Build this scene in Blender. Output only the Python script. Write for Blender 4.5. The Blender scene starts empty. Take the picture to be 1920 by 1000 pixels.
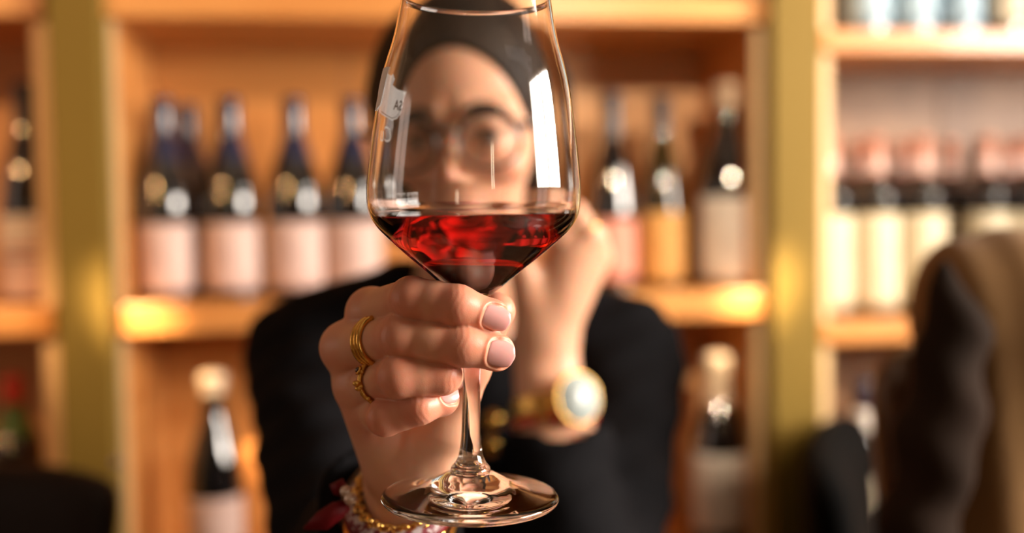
import bpy, bmesh, math, random
import numpy as np
from mathutils import Vector, Matrix
random.seed(4)
PI = math.pi
C = bpy.context.scene.collection
SC = bpy.context.scene

# ------------------------------------------------------------------ camera
F = 1950.0
CAMZ = 1.15
PITCH = math.radians(3.08)
ROLL = math.radians(0.8)
fw = Vector((0, math.cos(PITCH), -math.sin(PITCH)))
up0 = Vector((0, math.sin(PITCH), math.cos(PITCH)))
r0 = Vector((1, 0, 0))
rt = r0 * math.cos(ROLL) - up0 * math.sin(ROLL)
up = up0 * math.cos(ROLL) + r0 * math.sin(ROLL)
cam_d = bpy.data.cameras.new('camera'); cam = bpy.data.objects.new('camera', cam_d); C.objects.link(cam)
M = Matrix.Identity(4)
for i in range(3):
    M[i][0] = rt[i]; M[i][1] = up[i]; M[i][2] = -fw[i]
M[2][3] = CAMZ
cam.matrix_world = M
cam_d.sensor_width = 36; cam_d.lens = F / 1920 * 36
cam_d.clip_start = 0.02; cam_d.clip_end = 60
cam_d.dof.use_dof = True; cam_d.dof.focus_distance = 0.418; cam_d.dof.aperture_fstop = 2.75
SC.camera = cam
CAMP = Vector((0, 0, CAMZ))
def at(px, py, Y):
    d = fw + rt * ((px - 960) / F) + up * ((500 - py) / F)
    return CAMP + d * (Y / d.y)

# ------------------------------------------------------------------ world, lights, exposure
w = bpy.data.worlds.new('world'); SC.world = w; w.use_nodes = True
w.node_tree.nodes['Background'].inputs[0].default_value = (0.75, 0.87, 1.0, 1)
w.node_tree.nodes['Background'].inputs[1].default_value = 1.0
SC.view_settings.view_transform = 'Standard'; SC.view_settings.look = 'None'
SC.view_settings.exposure = -0.08; SC.view_settings.gamma = 1.0
SC.view_settings.use_curve_mapping = False

def area(name, loc, size, aim, power, col, spread=180):
    l = bpy.data.lights.new(name, 'AREA'); l.shape = 'RECTANGLE'; l.size, l.size_y = size
    l.energy = power; l.color = col; l.spread = math.radians(spread)
    o = bpy.data.objects.new(name, l); C.objects.link(o); o.location = loc
    o.rotation_euler = Vector(aim).to_track_quat('-Z', 'Y').to_euler()
    return o
# daylight through the tall windows on the right, a smaller warm-lit one on the left; unseen rear window added for reflections and shelf light
RX0, RX1, RY0, RY1, RZ = -2.9, 2.1, -3.2, 2.35, 2.9
area('window_light_right', (RX1 + 0.06, 0.34, 1.66), (1.36, 0.90), (-1, 0, 0), 205, (1.0, 0.88, 0.76))
area('window_light_left', (RX0 - 0.06, 0.15, 1.55), (0.8, 1.5), (1, 0, 0), 6, (1.0, 0.60, 0.34))
area('window_light_rear', (1.45, RY0 - 0.06, 1.75), (0.3, 1.2), (0, 1, 0), 8, (1.0, 0.85, 0.55))
def spot(name, loc, target, power, col, size, blend=0.6, rad=0.03):
    l = bpy.data.lights.new(name, 'SPOT'); l.energy = power; l.color = col; l.spot_size = math.radians(size)
    l.spot_blend = blend; l.shadow_soft_size = rad
    o = bpy.data.objects.new(name, l); C.objects.link(o); o.location = loc
    o.rotation_euler = (Vector(target) - Vector(loc)).to_track_quat('-Z', 'Y').to_euler()
    return o
WARM = (1.0, 0.50, 0.20)
spot('ceiling_spot_a', (-1.15, -0.3, 2.05), (-0.42, 1.75, 1.18), 72, WARM, 32)  # spots a to d: added fill, mid-room without fittings, brightening the shelves
spot('ceiling_spot_b', (0.60, -0.6, 2.05), (0.30, 1.80, 1.20), 200, (1.0, 0.76, 0.52), 25)
spot('ceiling_spot_c', (-1.9, -0.1, 2.05), (-1.0, 1.6, 1.0), 36, WARM, 32)
spot('ceiling_spot_d', (1.7, 0.0, 2.1), (0.9, 1.7, 1.0), 20, (1.0, 0.78, 0.52), 42)
spot('narrow_spot_left', (-1.0, 0.1, 2.1), at(262, 602, 1.478), 1500, (1.0, 0.72, 0.42), 3.6, 1.0)
spot('narrow_spot_right', (1.1, 0.2, 2.1), at(1412, 570, 1.60), 1500, (1.0, 0.76, 0.48), 3.6, 1.0)
spot('narrow_spot_far_right', (1.3, 0.3, 2.2), at(1590, 520, 1.68), 70, (1.0, 0.84, 0.62), 12, 1.0)
spot('narrow_spot_far_left', (-1.3, 0.2, 2.2), at(75, 600, 1.48), 160, (1.0, 0.62, 0.32), 6, 1.0)

# ------------------------------------------------------------------ materials
def mat(name, col, rough=0.5, metal=0.0, spec=0.5, coat=0.0, noise=None, bump=None, trans=0.0, ior=1.5, sheen=0.0):
    m = bpy.data.materials.new(name); m.use_nodes = True
    nt = m.node_tree; b = nt.nodes['Principled BSDF']
    b.inputs['Base Color'].default_value = (*col, 1)
    b.inputs['Roughness'].default_value = rough; b.inputs['Metallic'].default_value = metal
    b.inputs['Specular IOR Level'].default_value = spec; b.inputs['Coat Weight'].default_value = coat
    b.inputs['Transmission Weight'].default_value = trans; b.inputs['IOR'].default_value = ior
    b.inputs['Sheen Weight'].default_value = sheen
    tc = nt.nodes.new('ShaderNodeTexCoord')
    def vec(scale3):
        mp = nt.nodes.new('ShaderNodeMapping'); mp.inputs['Scale'].default_value = scale3
        nt.links.new(tc.outputs['Object'], mp.inputs[0]); return mp.outputs[0]
    if noise:   # (scale3, detail, colour2, lo, hi)
        n = nt.nodes.new('ShaderNodeTexNoise'); n.inputs['Scale'].default_value = 1; n.inputs['Detail'].default_value = noise[1]
        nt.links.new(vec(noise[0]), n.inputs['Vector'])
        cr = nt.nodes.new('ShaderNodeValToRGB')
        cr.color_ramp.elements[0].position = noise[3]; cr.color_ramp.elements[1].position = noise[4]
        cr.color_ramp.elements[0].color = (*col, 1); cr.color_ramp.elements[1].color = (*noise[2], 1)
        nt.links.new(n.outputs['Fac'], cr.inputs[0]); nt.links.new(cr.outputs[0], b.inputs['Base Color'])
    if bump:    # (scale3, detail, strength, distance)
        n = nt.nodes.new('ShaderNodeTexNoise'); n.inputs['Scale'].default_value = 1; n.inputs['Detail'].default_value = bump[1]
        nt.links.new(vec(bump[0]), n.inputs['Vector'])
        bp = nt.nodes.new('ShaderNodeBump'); bp.inputs['Strength'].default_value = bump[2]; bp.inputs['Distance'].default_value = bump[3]
        nt.links.new(n.outputs['Fac'], bp.inputs['Height']); nt.links.new(bp.outputs[0], b.inputs['Normal'])
    return m

M_wood = mat('pine_wood', (0.62, 0.27, 0.075), 0.42, noise=((3, 3, 30), 5, (0.50, 0.19, 0.045), 0.35, 0.7), bump=((4, 4, 60), 4, 0.15, 0.002))
M_wood_h = mat('pine_shelf_wood', (0.66, 0.30, 0.085), 0.35, coat=0.2, noise=((2, 30, 30), 5, (0.52, 0.20, 0.05), 0.35, 0.7), bump=((4, 60, 60), 4, 0.12, 0.002))
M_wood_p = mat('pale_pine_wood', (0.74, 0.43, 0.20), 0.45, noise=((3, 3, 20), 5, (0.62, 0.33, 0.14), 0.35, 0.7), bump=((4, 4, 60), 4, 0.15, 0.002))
M_wood_d = mat('brown_plywood', (0.24, 0.125, 0.055), 0.5, noise=((14, 14, 9), 6, (0.16, 0.075, 0.03), 0.35, 0.65), bump=((4, 4, 60), 4, 0.15, 0.002))
M_gold_paint = mat('gold_painted_metal', (0.175, 0.112, 0.018), 0.6, metal=0.1, spec=0.2, bump=((40, 40, 6), 3, 0.05, 0.001))
M_edge = mat('pale_trim_wood', (0.72, 0.50, 0.26), 0.45, bump=((40, 40, 6), 3, 0.05, 0.001))
M_plaster = mat('warm_plaster', (0.26, 0.17, 0.10), 0.9, noise=((6, 6, 6), 4, (0.22, 0.14, 0.08), 0.3, 0.7), bump=((50, 50, 50), 4, 0.1, 0.002))
M_ceil = mat('ceiling_paint', (0.36, 0.28, 0.20), 0.9, noise=((6, 6, 6), 4, (0.32, 0.25, 0.18), 0.3, 0.7))
M_floor = mat('oak_floor', (0.20, 0.11, 0.05), 0.4, noise=((3, 25, 3), 5, (0.13, 0.07, 0.03), 0.3, 0.7))
M_frame = mat('window_frame_paint', (0.75, 0.74, 0.7), 0.5)
M_darkwood = mat('dark_table_wood', (0.10, 0.045, 0.02), 0.3, coat=0.3, noise=((3, 25, 25), 5, (0.06, 0.025, 0.012), 0.3, 0.7))
M_leather = mat('dark_brown_leather', (0.009, 0.0035, 0.0022), 0.5, spec=0.25, bump=((220, 220, 220), 4, 0.25, 0.001))
M_blackfab = mat('black_fabric', (0.002, 0.002, 0.002), 0.95, spec=0.1, bump=((600, 600, 600), 2, 0.2, 0.001))
M_chrome = mat('brushed_steel', (0.7, 0.68, 0.66), 0.25, metal=1.0)
M_camel = mat('camel_wool', (0.22, 0.125, 0.050), 0.95, spec=0.1, sheen=0.1, noise=((9, 9, 4), 4, (0.17, 0.09, 0.035), 0.3, 0.7), bump=((300, 300, 300), 3, 0.4, 0.002))
M_lining = mat('dark_brown_wool', (0.014, 0.008, 0.005), 0.9, spec=0.1, noise=((12, 12, 8), 4, (0.026, 0.014, 0.009), 0.4, 0.75), bump=((300, 300, 300), 3, 0.3, 0.002))
M_jacket = mat('black_jacket_cloth', (0.0035, 0.0033, 0.004), 0.85, spec=0.08, noise=((900, 900, 900), 2, (0.007, 0.0068, 0.0085), 0.4, 0.6), bump=((1400, 1400, 1400), 2, 0.3, 0.0006))
M_hair = mat('dark_brown_hair', (0.010, 0.006, 0.004), 0.6, spec=0.15, noise=((60, 60, 14), 4, (0.022, 0.012, 0.007), 0.4, 0.7), bump=((260, 260, 40), 3, 0.5, 0.003))
M_gold = mat('polished_gold', (0.83, 0.50, 0.13), 0.16, metal=1.0, bump=((500, 500, 500), 2, 0.06, 0.0006))
M_gold_rough = mat('worked_gold', (0.78, 0.47, 0.12), 0.28, metal=1.0, bump=((900, 900, 900), 3, 0.5, 0.0006))
M_garnet = mat('garnet', (0.05, 0.004, 0.006), 0.05, coat=1.0)
M_pearl = mat('pearl', (0.62, 0.50, 0.42), 0.12, coat=0.8, metal=0.4)
M_ribbon = mat('dark_red_ribbon', (0.13, 0.002, 0.005), 0.5, spec=0.2, bump=((1500, 1500, 1500), 2, 0.2, 0.0004))
M_redbead = mat('red_bead', (0.75, 0.05, 0.03), 0.25, coat=0.4)
M_dial = mat('watch_dial', (0.42, 0.48, 0.47), 0.25, coat=0.5)
M_black = mat('black_acetate', (0.006, 0.005, 0.005), 0.2, coat=0.5)
M_lens = mat('spectacle_lens', (1, 1, 1), 0.0, trans=1.0, ior=1.08)
M_eye = mat('eye_white', (0.65, 0.6, 0.56), 0.15)
M_iris = mat('iris', (0.03, 0.018, 0.01), 0.1)
M_frost = mat('white_glass_print', (0.88, 0.87, 0.87), 0.6)
M_ink = mat('clear_cut_line', (0.10, 0.06, 0.05), 0.6)
M_floral = mat('floral_band', (0.50, 0.42, 0.42), 0.5, noise=((260, 260, 260), 3, (0.16, 0.004, 0.015), 0.47, 0.52))
M_bot = mat('dark_bottle_glass', (0.004, 0.004, 0.005), 0.05, spec=1.0, coat=0.5)
M_botg = mat('olive_bottle_glass', (0.030, 0.018, 0.003), 0.08, coat=0.5)
M_botb = mat('pale_blue_bottle_glass', (0.16, 0.25, 0.32), 0.08, coat=0.5)
M_cap_k = mat('black_capsule', (0.012, 0.013, 0.02), 0.3)
M_cap_bl = mat('blue_capsule', (0.006, 0.011, 0.040), 0.16, coat=0.6)
M_cap_r = mat('red_capsule', (0.42, 0.03, 0.015), 0.35)
M_cap_p = mat('copper_pink_capsule', (0.38, 0.16, 0.10), 0.35, metal=0.4)
M_cap_gr = mat('green_capsule', (0.06, 0.14, 0.02), 0.4)
M_foil = mat('champagne_foil', (0.72, 0.58, 0.42), 0.4, metal=0.3, bump=((120, 120, 120), 3, 0.5, 0.002))
M_lab_pink = mat('blush_paper', (0.62, 0.45, 0.40), 0.6, noise=((30, 30, 30), 3, (0.50, 0.34, 0.30), 0.55, 0.75))
M_lab_w = mat('white_paper', (0.75, 0.69, 0.62), 0.6, noise=((30, 30, 30), 3, (0.66, 0.58, 0.5), 0.55, 0.75))
M_lab_c = mat('cream_paper', (0.60, 0.52, 0.36), 0.6, noise=((30, 30, 30), 3, (0.50, 0.42, 0.28), 0.55, 0.75))
M_lab_o = mat('ochre_paper', (0.62, 0.32, 0.085), 0.6, noise=((30, 30, 30), 3, (0.54, 0.26, 0.06), 0.55, 0.75))
M_lab_s = mat('salmon_paper', (0.60, 0.24, 0.17), 0.6, noise=((30, 30, 30), 3, (0.52, 0.19, 0.13), 0.55, 0.75))
M_lab_b = mat('pale_blue_paper', (0.30, 0.42, 0.50), 0.5, noise=((30, 30, 30), 3, (0.24, 0.35, 0.44), 0.55, 0.75))
M_red_print = mat('red_print', (0.45, 0.08, 0.06), 0.6)
# glass: real refraction both walls
M_glass = bpy.data.materials.new('clear_glass'); M_glass.use_nodes = True
b = M_glass.node_tree.nodes['Principled BSDF']
b.inputs['Base Color'].default_value = (1, 1, 1, 1); b.inputs['Transmission Weight'].default_value = 1; b.inputs['Roughness'].default_value = 0.0; b.inputs['IOR'].default_value = 1.5
M_wine = bpy.data.materials.new('wine'); M_wine.use_nodes = True
nt = M_wine.node_tree; b = nt.nodes['Principled BSDF']
b.inputs['Base Color'].default_value = (1, 0.92, 0.9, 1); b.inputs['Transmission Weight'].default_value = 1; b.inputs['Roughness'].default_value = 0.0; b.inputs['IOR'].default_value = 1.34
va = nt.nodes.new('ShaderNodeVolumeAbsorption'); va.inputs['Color'].default_value = (0.875, 0.0, 0.02, 1); va.inputs['Density'].default_value = 66
nt.links.new(va.outputs[0], nt.nodes['Material Output'].inputs['Volume'])

# skin: subsurface, with redder knuckles / fingertips stored as an attribute
def skin(name, base, red, scale):
    m = bpy.data.materials.new(name); m.use_nodes = True; nt = m.node_tree; b = nt.nodes['Principled BSDF']
    a = nt.nodes.new('ShaderNodeAttribute'); a.attribute_name = 'flush'
    sp = nt.nodes.new('ShaderNodeSeparateColor'); nt.links.new(a.outputs['Color'], sp.inputs[0])
    tc = nt.nodes.new('ShaderNodeTexCoord')
    n = nt.nodes.new('ShaderNodeTexNoise'); n.inputs['Scale'].default_value = 90; n.inputs['Detail'].default_value = 4
    nt.links.new(tc.outputs['Object'], n.inputs['Vector'])
    ma = nt.nodes.new('ShaderNodeMath'); ma.operation = 'MULTIPLY_ADD'; ma.inputs[1].default_value = 0.5; ma.inputs[2].default_value = -0.25
    nt.links.new(n.outputs['Fac'], ma.inputs[0])
    ad = nt.nodes.new('ShaderNodeMath'); ad.operation = 'ADD'; ad.use_clamp = True
    nt.links.new(ma.outputs[0], ad.inputs[0]); nt.links.new(sp.outputs[0], ad.inputs[1])
    mx = nt.nodes.new('ShaderNodeMix'); mx.data_type = 'RGBA'
    mx.inputs[6].default_value = (*base, 1); mx.inputs[7].default_value = (*red, 1)
    nt.links.new(ad.outputs[0], mx.inputs[0])
    mx2 = nt.nodes.new('ShaderNodeMix'); mx2.data_type = 'RGBA'; mx2.inputs[7].default_value = (0.30, 0.06, 0.05, 1)
    nt.links.new(mx.outputs[2], mx2.inputs[6]); nt.links.new(sp.outputs[1], mx2.inputs[0])
    nt.links.new(mx2.outputs[2], b.inputs['Base Color'])
    b.inputs['Subsurface Weight'].default_value = 0.6; b.inputs['Subsurface Radius'].default_value = (1.0, 0.32, 0.16)
    b.inputs['Subsurface Scale'].default_value = scale; b.inputs['Roughness'].default_value = 0.42; b.inputs['Specular IOR Level'].default_value = 0.42
    v = nt.nodes.new('ShaderNodeTexVoronoi'); v.inputs['Scale'].default_value = 1500
    nt.links.new(tc.outputs['Object'], v.inputs['Vector'])
    n2 = nt.nodes.new('ShaderNodeTexNoise'); n2.inputs['Scale'].default_value = 350; n2.inputs['Detail'].default_value = 3
    nt.links.new(tc.outputs['Object'], n2.inputs['Vector'])
    s = nt.nodes.new('ShaderNodeMath'); s.operation = 'ADD'; nt.links.new(v.outputs['Distance'], s.inputs[0]); nt.links.new(n2.outputs['Fac'], s.inputs[1])
    bp = nt.nodes.new('ShaderNodeBump'); bp.inputs['Strength'].default_value = 0.10; bp.inputs['Distance'].default_value = 0.0003
    nt.links.new(s.outputs[0], bp.inputs['Height']); nt.links.new(bp.outputs[0], b.inputs['Normal'])
    return m
M_skin = skin('skin', (0.70, 0.385, 0.245), (0.68, 0.24, 0.155), 0.0030)
M_nail = mat('fingernail', (0.74, 0.38, 0.36), 0.2, coat=0.5)
M_nail.node_tree.nodes['Principled BSDF'].inputs['Subsurface Weight'].default_value = 0.3
M_nail.node_tree.nodes['Principled BSDF'].inputs['Subsurface Scale'].default_value = 0.002

# ------------------------------------------------------------------ object helpers
def tag(o, label=None, cat=None, group=None, kind=None):
    if label: o['label'] = label
    if cat: o['category'] = cat
    if group: o['group'] = group
    if kind: o['kind'] = kind
    return o
def empty(name, loc=(0, 0, 0), rz=0.0):
    o = bpy.data.objects.new(name, None); o.empty_display_size = 0.02; C.objects.link(o); o.location = loc; o.rotation_euler = (0, 0, rz); return o
def obj(name, me, m, parent=None, smooth=True, local=False):
    """mesh given in world coordinates unless local; parent keeps it where it is"""
    if isinstance(me, bmesh.types.BMesh):
        bm = me; me = bpy.data.meshes.new(name); bm.to_mesh(me); bm.free()
    if m and not me.materials: me.materials.append(m)
    if smooth:
        me.polygons.foreach_set('use_smooth', [True] * len(me.polygons))
    o = bpy.data.objects.new(name, me); C.objects.link(o)
    if parent is not None:
        o.parent = parent
        if not local:
            bpy_m = WM(parent).inverted(); o.matrix_local = bpy_m
    return o
def WM(o):
    m = o.matrix_basis.copy()
    while o.parent is not None:
        m = o.parent.matrix_basis @ m; o = o.parent
    return m
def box(bm, c, s, rot=None, bev=0.0):
    t = bmesh.new(); bmesh.ops.create_cube(t, size=1)
    for v in t.verts: v.co = Vector((v.co.x * s[0], v.co.y * s[1], v.co.z * s[2]))
    if bev: bmesh.ops.bevel(t, geom=t.edges[:], offset=bev, segments=2, affect='EDGES', profile=0.5)
    for v in t.verts:
        if rot: v.co = rot @ v.co
        v.co += Vector(c)
    add(bm, t)
def add(bm, t):
    me = bpy.data.meshes.new('tmp'); t.to_mesh(me); t.free(); bm.from_mesh(me); bpy.data.meshes.remove(me)
def catmull(pts, n=6):
    out = []
    P = [pts[0]] + list(pts) + [pts[-1]]
    for i in range(1, len(P) - 2):
        p0, p1, p2, p3 = [np.array(q, float) for q in P[i - 1:i + 3]]
        for k in range(n):
            t = k / n
            out.append(tuple(0.5 * ((2 * p1) + (-p0 + p2) * t + (2 * p0 - 5 * p1 + 4 * p2 - p3) * t * t + (-p0 + 3 * p1 - 3 * p2 + p3) * t ** 3)))
    out.append(tuple(pts[-1])); return out
def lathe(bm, prof, seg=48, a0=0.0, a1=2 * PI):
    full = abs(a1 - a0 - 2 * PI) < 1e-6
    ns = seg if full else seg + 1
    rings = []
    for r, z in prof:
        if r < 1e-7: rings.append([bm.verts.new((0, 0, z))]); continue
        rings.append([bm.verts.new((r * math.cos(a0 + (a1 - a0) * k / seg), r * math.sin(a0 + (a1 - a0) * k / seg), z)) for k in range(ns)])
    for A, B in zip(rings, rings[1:]):
        for k in range(seg):
            k2 = (k + 1) % ns
            if len(A) == 1 and len(B) == 1: continue
            if len(A) == 1: bm.faces.new((A[0], B[k2], B[k]))
            elif len(B) == 1: bm.faces.new((A[k], A[k2], B[0]))
            else: bm.faces.new((A[k], A[k2], B[k2], B[k]))
    return bm
def tube(bm, pts, rad, n=10, closed=False, flat=None):
    """tube along pts; rad number or list; flat=(normal vector, scale) squashes the section"""
    pts = [Vector(p) for p in pts]; N = len(pts)
    R = rad if isinstance(rad, (list, tuple)) else [rad] * N
    rings = []; prev = None
    for i, p in enumerate(pts):
        a = pts[(i - 1) % N] if (closed or i > 0) else p
        c = pts[(i + 1) % N] if (closed or i < N - 1) else p
        t = (c - a).normalized()
        if prev is None:
            prev = t.orthogonal().normalized()
        u = (prev - t * prev.dot(t)).normalized(); prev = u; v = t.cross(u)
        ring = []
        for k in range(n):
            an = 2 * PI * k / n; d = (u * math.cos(an) + v * math.sin(an)) * R[i]
            if flat: d = d - Vector(flat[0]) * d.dot(Vector(flat[0])) * (1 - flat[1])
            ring.append(bm.verts.new(p + d))
        rings.append(ring)
    rng = range(N) if closed else range(N - 1)
    for i in rng:
        A = rings[i]; B = rings[(i + 1) % N]
        off = 0
        if closed and i == N - 1:
            off = min(range(n), key=lambda s: (A[0].co - B[s].co).length)
        for k in range(n):
            bm.faces.new((A[k], A[(k + 1) % n], B[(k + 1 + off) % n], B[(k + off) % n]))
    if not closed:
        bm.faces.new(rings[0][::-1]); bm.faces.new(rings[-1])
    return bm
def sphere(bm, c, r, seg=16, sc=(1, 1, 1), rot=None):
    t = bmesh.new(); bmesh.ops.create_uvsphere(t, u_segments=seg, v_segments=max(6, seg // 2 + 2), radius=r)
    for v in t.verts:
        q = Vector((v.co.x * sc[0], v.co.y * sc[1], v.co.z * sc[2]))
        if rot: q = rot @ q
        v.co = q + Vector(c)
    add(bm, t)
def frame(n):
    """matrix whose z axis is n"""
    return Vector(n).to_track_quat('Z', 'Y').to_matrix()

# ------------------------------------------------------------------ signed distance modelling + surface nets
def V3(p): return np.array(p, np.float32)
def smin(a, b, k):
    h = np.clip(0.5 + 0.5 * (b - a) / k, 0, 1)
    return b + (a - b) * h - k * h * (1 - h)
def smax(a, b, k): return -smin(-a, -b, k)
def cone(p, a, b, ra, rb):
    a = V3(a); b = V3(b); ab = b - a; t = np.clip((p - a) @ ab / float(ab @ ab), 0, 1)
    return np.linalg.norm(p - a - t[:, None] * ab, axis=1) - (ra + (rb - ra) * t)
def ball(p, c, r): return np.linalg.norm(p - V3(c), axis=1) - r
def ell(p, c, r, R=None):
    q = p - V3(c)
    if R is not None: q = q @ R          # columns of R are the local axes
    r = V3(r); k0 = np.linalg.norm(q / r, axis=1); k1 = np.linalg.norm(q / (r * r), axis=1)
    return k0 * (k0 - 1) / np.maximum(k1, 1e-6)
def nets(f, lo, hi, h, name='m', newton=2):
    lo = V3(lo); hi = V3(hi); n = np.ceil((hi - lo) / h).astype(int) + 1
    CO = 4; nc = (n + CO - 1) // CO + 1
    g = np.stack(np.meshgrid(*[np.arange(c) * CO * h for c in nc], indexing='ij'), -1).reshape(-1, 3).astype(np.float32) + lo
    dc = np.concatenate([f(g[i:i + 200000]) for i in range(0, len(g), 200000)]).reshape(nc)
    near = np.abs(dc) < CO * h * 1.9
    cells = np.zeros([c - 1 for c in nc], bool)
    for i in (0, 1):
        for j in (0, 1):
            for k in (0, 1):
                cells |= near[i:nc[0] - 1 + i, j:nc[1] - 1 + j, k:nc[2] - 1 + k]
    N = (nc - 1) * CO
    V = np.repeat(np.repeat(np.repeat(dc[:-1, :-1, :-1], CO, 0), CO, 1), CO, 2).astype(np.float32)
    mask = np.repeat(np.repeat(np.repeat(cells, CO, 0), CO, 1), CO, 2)
    idx = np.argwhere(mask)
    vals = np.empty(len(idx), np.float32)
    for i in range(0, len(idx), 200000):
        vals[i:i + 200000] = f(idx[i:i + 200000].astype(np.float32) * h + lo)
    V[mask] = vals
    S = V < 0
    a, b_, c_ = N
    cnt = sum(S[i:a - 1 + i, j:b_ - 1 + j, k:c_ - 1 + k].astype(np.int8) for i in (0, 1) for j in (0, 1) for k in (0, 1))
    act = (cnt > 0) & (cnt < 8)
    ci = np.argwhere(act); vid = -np.ones(act.shape, np.int32); vid[act] = np.arange(len(ci))
    acc = np.zeros((len(ci), 3), np.float32); num = np.zeros(len(ci), np.float32)
    co = [(i, j, k) for i in (0, 1) for j in (0, 1) for k in (0, 1)]
    for A in co:
        for B in co:
            if sum(abs(x - y) for x, y in zip(A, B)) == 1 and A < B:
                va_ = V[ci[:, 0] + A[0], ci[:, 1] + A[1], ci[:, 2] + A[2]]; vb_ = V[ci[:, 0] + B[0], ci[:, 1] + B[1], ci[:, 2] + B[2]]
                cr = (va_ < 0) != (vb_ < 0); t = va_ / np.where(cr, va_ - vb_, 1)
                acc += np.where(cr[:, None], V3(A) + t[:, None] * (V3(B) - V3(A)), 0); num += cr
    pos = (ci + acc / num[:, None]) * h + lo
    for _ in range(newton):
        e = h * 0.5
        d = f(pos.astype(np.float32))
        gr = np.stack([(f((pos + V3(np.eye(3)[i] * e)).astype(np.float32)) - f((pos - V3(np.eye(3)[i] * e)).astype(np.float32))) / (2 * e) for i in range(3)], 1)
        gl = np.maximum((gr * gr).sum(1), 0.25)
        pos = pos - gr * np.clip(d / gl, -h, h)[:, None] * 0.9
    quads = []
    for ax in range(3):
        o1, o2 = [(1, 2), (2, 0), (0, 1)][ax]
        sl0 = [slice(1, x - 1) for x in N]; sl1 = list(sl0); sl0[ax] = slice(0, N[ax] - 1); sl1[ax] = slice(1, N[ax])
        s0 = S[tuple(sl0)]; s1 = S[tuple(sl1)]; e = np.argwhere(s0 != s1); off = np.array([1, 1, 1]); off[ax] = 0; e = e + off
        d1 = np.zeros(3, int); d1[o1] = 1; d2 = np.zeros(3, int); d2[o2] = 1
        def g_(q): return vid[q[:, 0], q[:, 1], q[:, 2]]
        q = np.stack([g_(e - d1 - d2), g_(e - d2), g_(e), g_(e - d1)], 1)
        ins = S[e[:, 0], e[:, 1], e[:, 2]]
        q[~ins] = q[~ins][:, ::-1]
        quads.append(q)
    Q = np.concatenate(quads); Q = Q[(Q >= 0).all(1)]
    return pos, Q
def to_mesh(name, parts, attr=None):
    P = np.concatenate([p for p, q in parts]); offs = np.cumsum([0] + [len(p) for p, q in parts[:-1]])
    Q = np.concatenate([q + o for (p, q), o in zip(parts, offs)])
    me = bpy.data.meshes.new(name)
    me.vertices.add(len(P)); me.vertices.foreach_set('co', P.astype(np.float32).ravel())
    me.loops.add(Q.size); me.loops.foreach_set('vertex_index', Q.astype(np.int32).ravel())
    me.polygons.add(len(Q)); me.polygons.foreach_set('loop_start', np.arange(0, Q.size, 4, dtype=np.int32))
    me.polygons.foreach_set('loop_total', np.full(len(Q), 4, np.int32))
    me.update(calc_edges=True); me.validate()
    if attr is not None:
        a = me.attributes.new('flush', 'FLOAT_COLOR', 'POINT'); a.data.foreach_set('color', attr(P).astype(np.float32).ravel())
    return me

# ------------------------------------------------------------------ room
def slab(name, lo, hi, m):
    bm = bmesh.new(); c = [(a + b) / 2 for a, b in zip(lo, hi)]; s = [b - a for a, b in zip(lo, hi)]
    box(bm, c, s); return tag(obj(name, bm, m, smooth=False), kind='structure')
T = 0.12
slab('floor', (RX0, RY0, -T), (RX1, RY1, 0), M_floor)
slab('ceiling', (RX0, RY0, RZ), (RX1, RY1, RZ + T), M_ceil)
slab('wall_back', (RX0, RY1, 0), (RX1, RY1 + T, RZ), M_plaster)
def wall_with_window(side, n, x0, x1, ax, a0, a1, w0, w1, z0, z1):
    """wall between planes x0..x1 of axis ax, running a0..a1 along the other axis, opening w0..w1, z0..z1"""
    bm = bmesh.new()
    def bx(u0, u1, zz0, zz1, d0=x0, d1=x1, tgt=bm):
        if ax == 'x': box(tgt, ((d0 + d1) / 2, (u0 + u1) / 2, (zz0 + zz1) / 2), (d1 - d0, u1 - u0, zz1 - zz0))
        else: box(tgt, ((u0 + u1) / 2, (d0 + d1) / 2, (zz0 + zz1) / 2), (u1 - u0, d1 - d0, zz1 - zz0))
    bx(a0, w0, 0, RZ); bx(w1, a1, 0, RZ); bx(w0, w1, 0, z0); bx(w0, w1, z1, RZ)
    tag(obj('wall_' + side, bm, M_plaster, smooth=False), kind='structure')
    fm = bmesh.new(); d = (x0 + x1) / 2; f = 0.045
    for (u0, u1, q0, q1) in ((w0, w0 + f, z0, z1), (w1 - f, w1, z0, z1), (w0 + f, w1 - f, z0, z0 + f), (w0 + f, w1 - f, z1 - f, z1), ((w0 + w1) / 2 - .02, (w0 + w1) / 2 + .02, z0 + f, z1 - f)):
        bx(u0, u1, q0, q1, d - .03, d + .03, fm)
    tag(obj('window_%d' % n, fm, M_frame, smooth=False), kind='structure')
wall_with_window('right', 1, RX1, RX1 + T, 'x', RY0, RY1, -.36, 1.04, 1.19, 2.13)
wall_with_window('left', 2, RX0 - T, RX0, 'x', RY0, RY1, -.27, .57, .78, 2.32)
wall_with_window('rear', 3, RY0 - T, RY0, 'y', RX0, RX1, 1.28, 1.62, 1.13, 2.37)  # unseen rear opening, added together with its light

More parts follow.
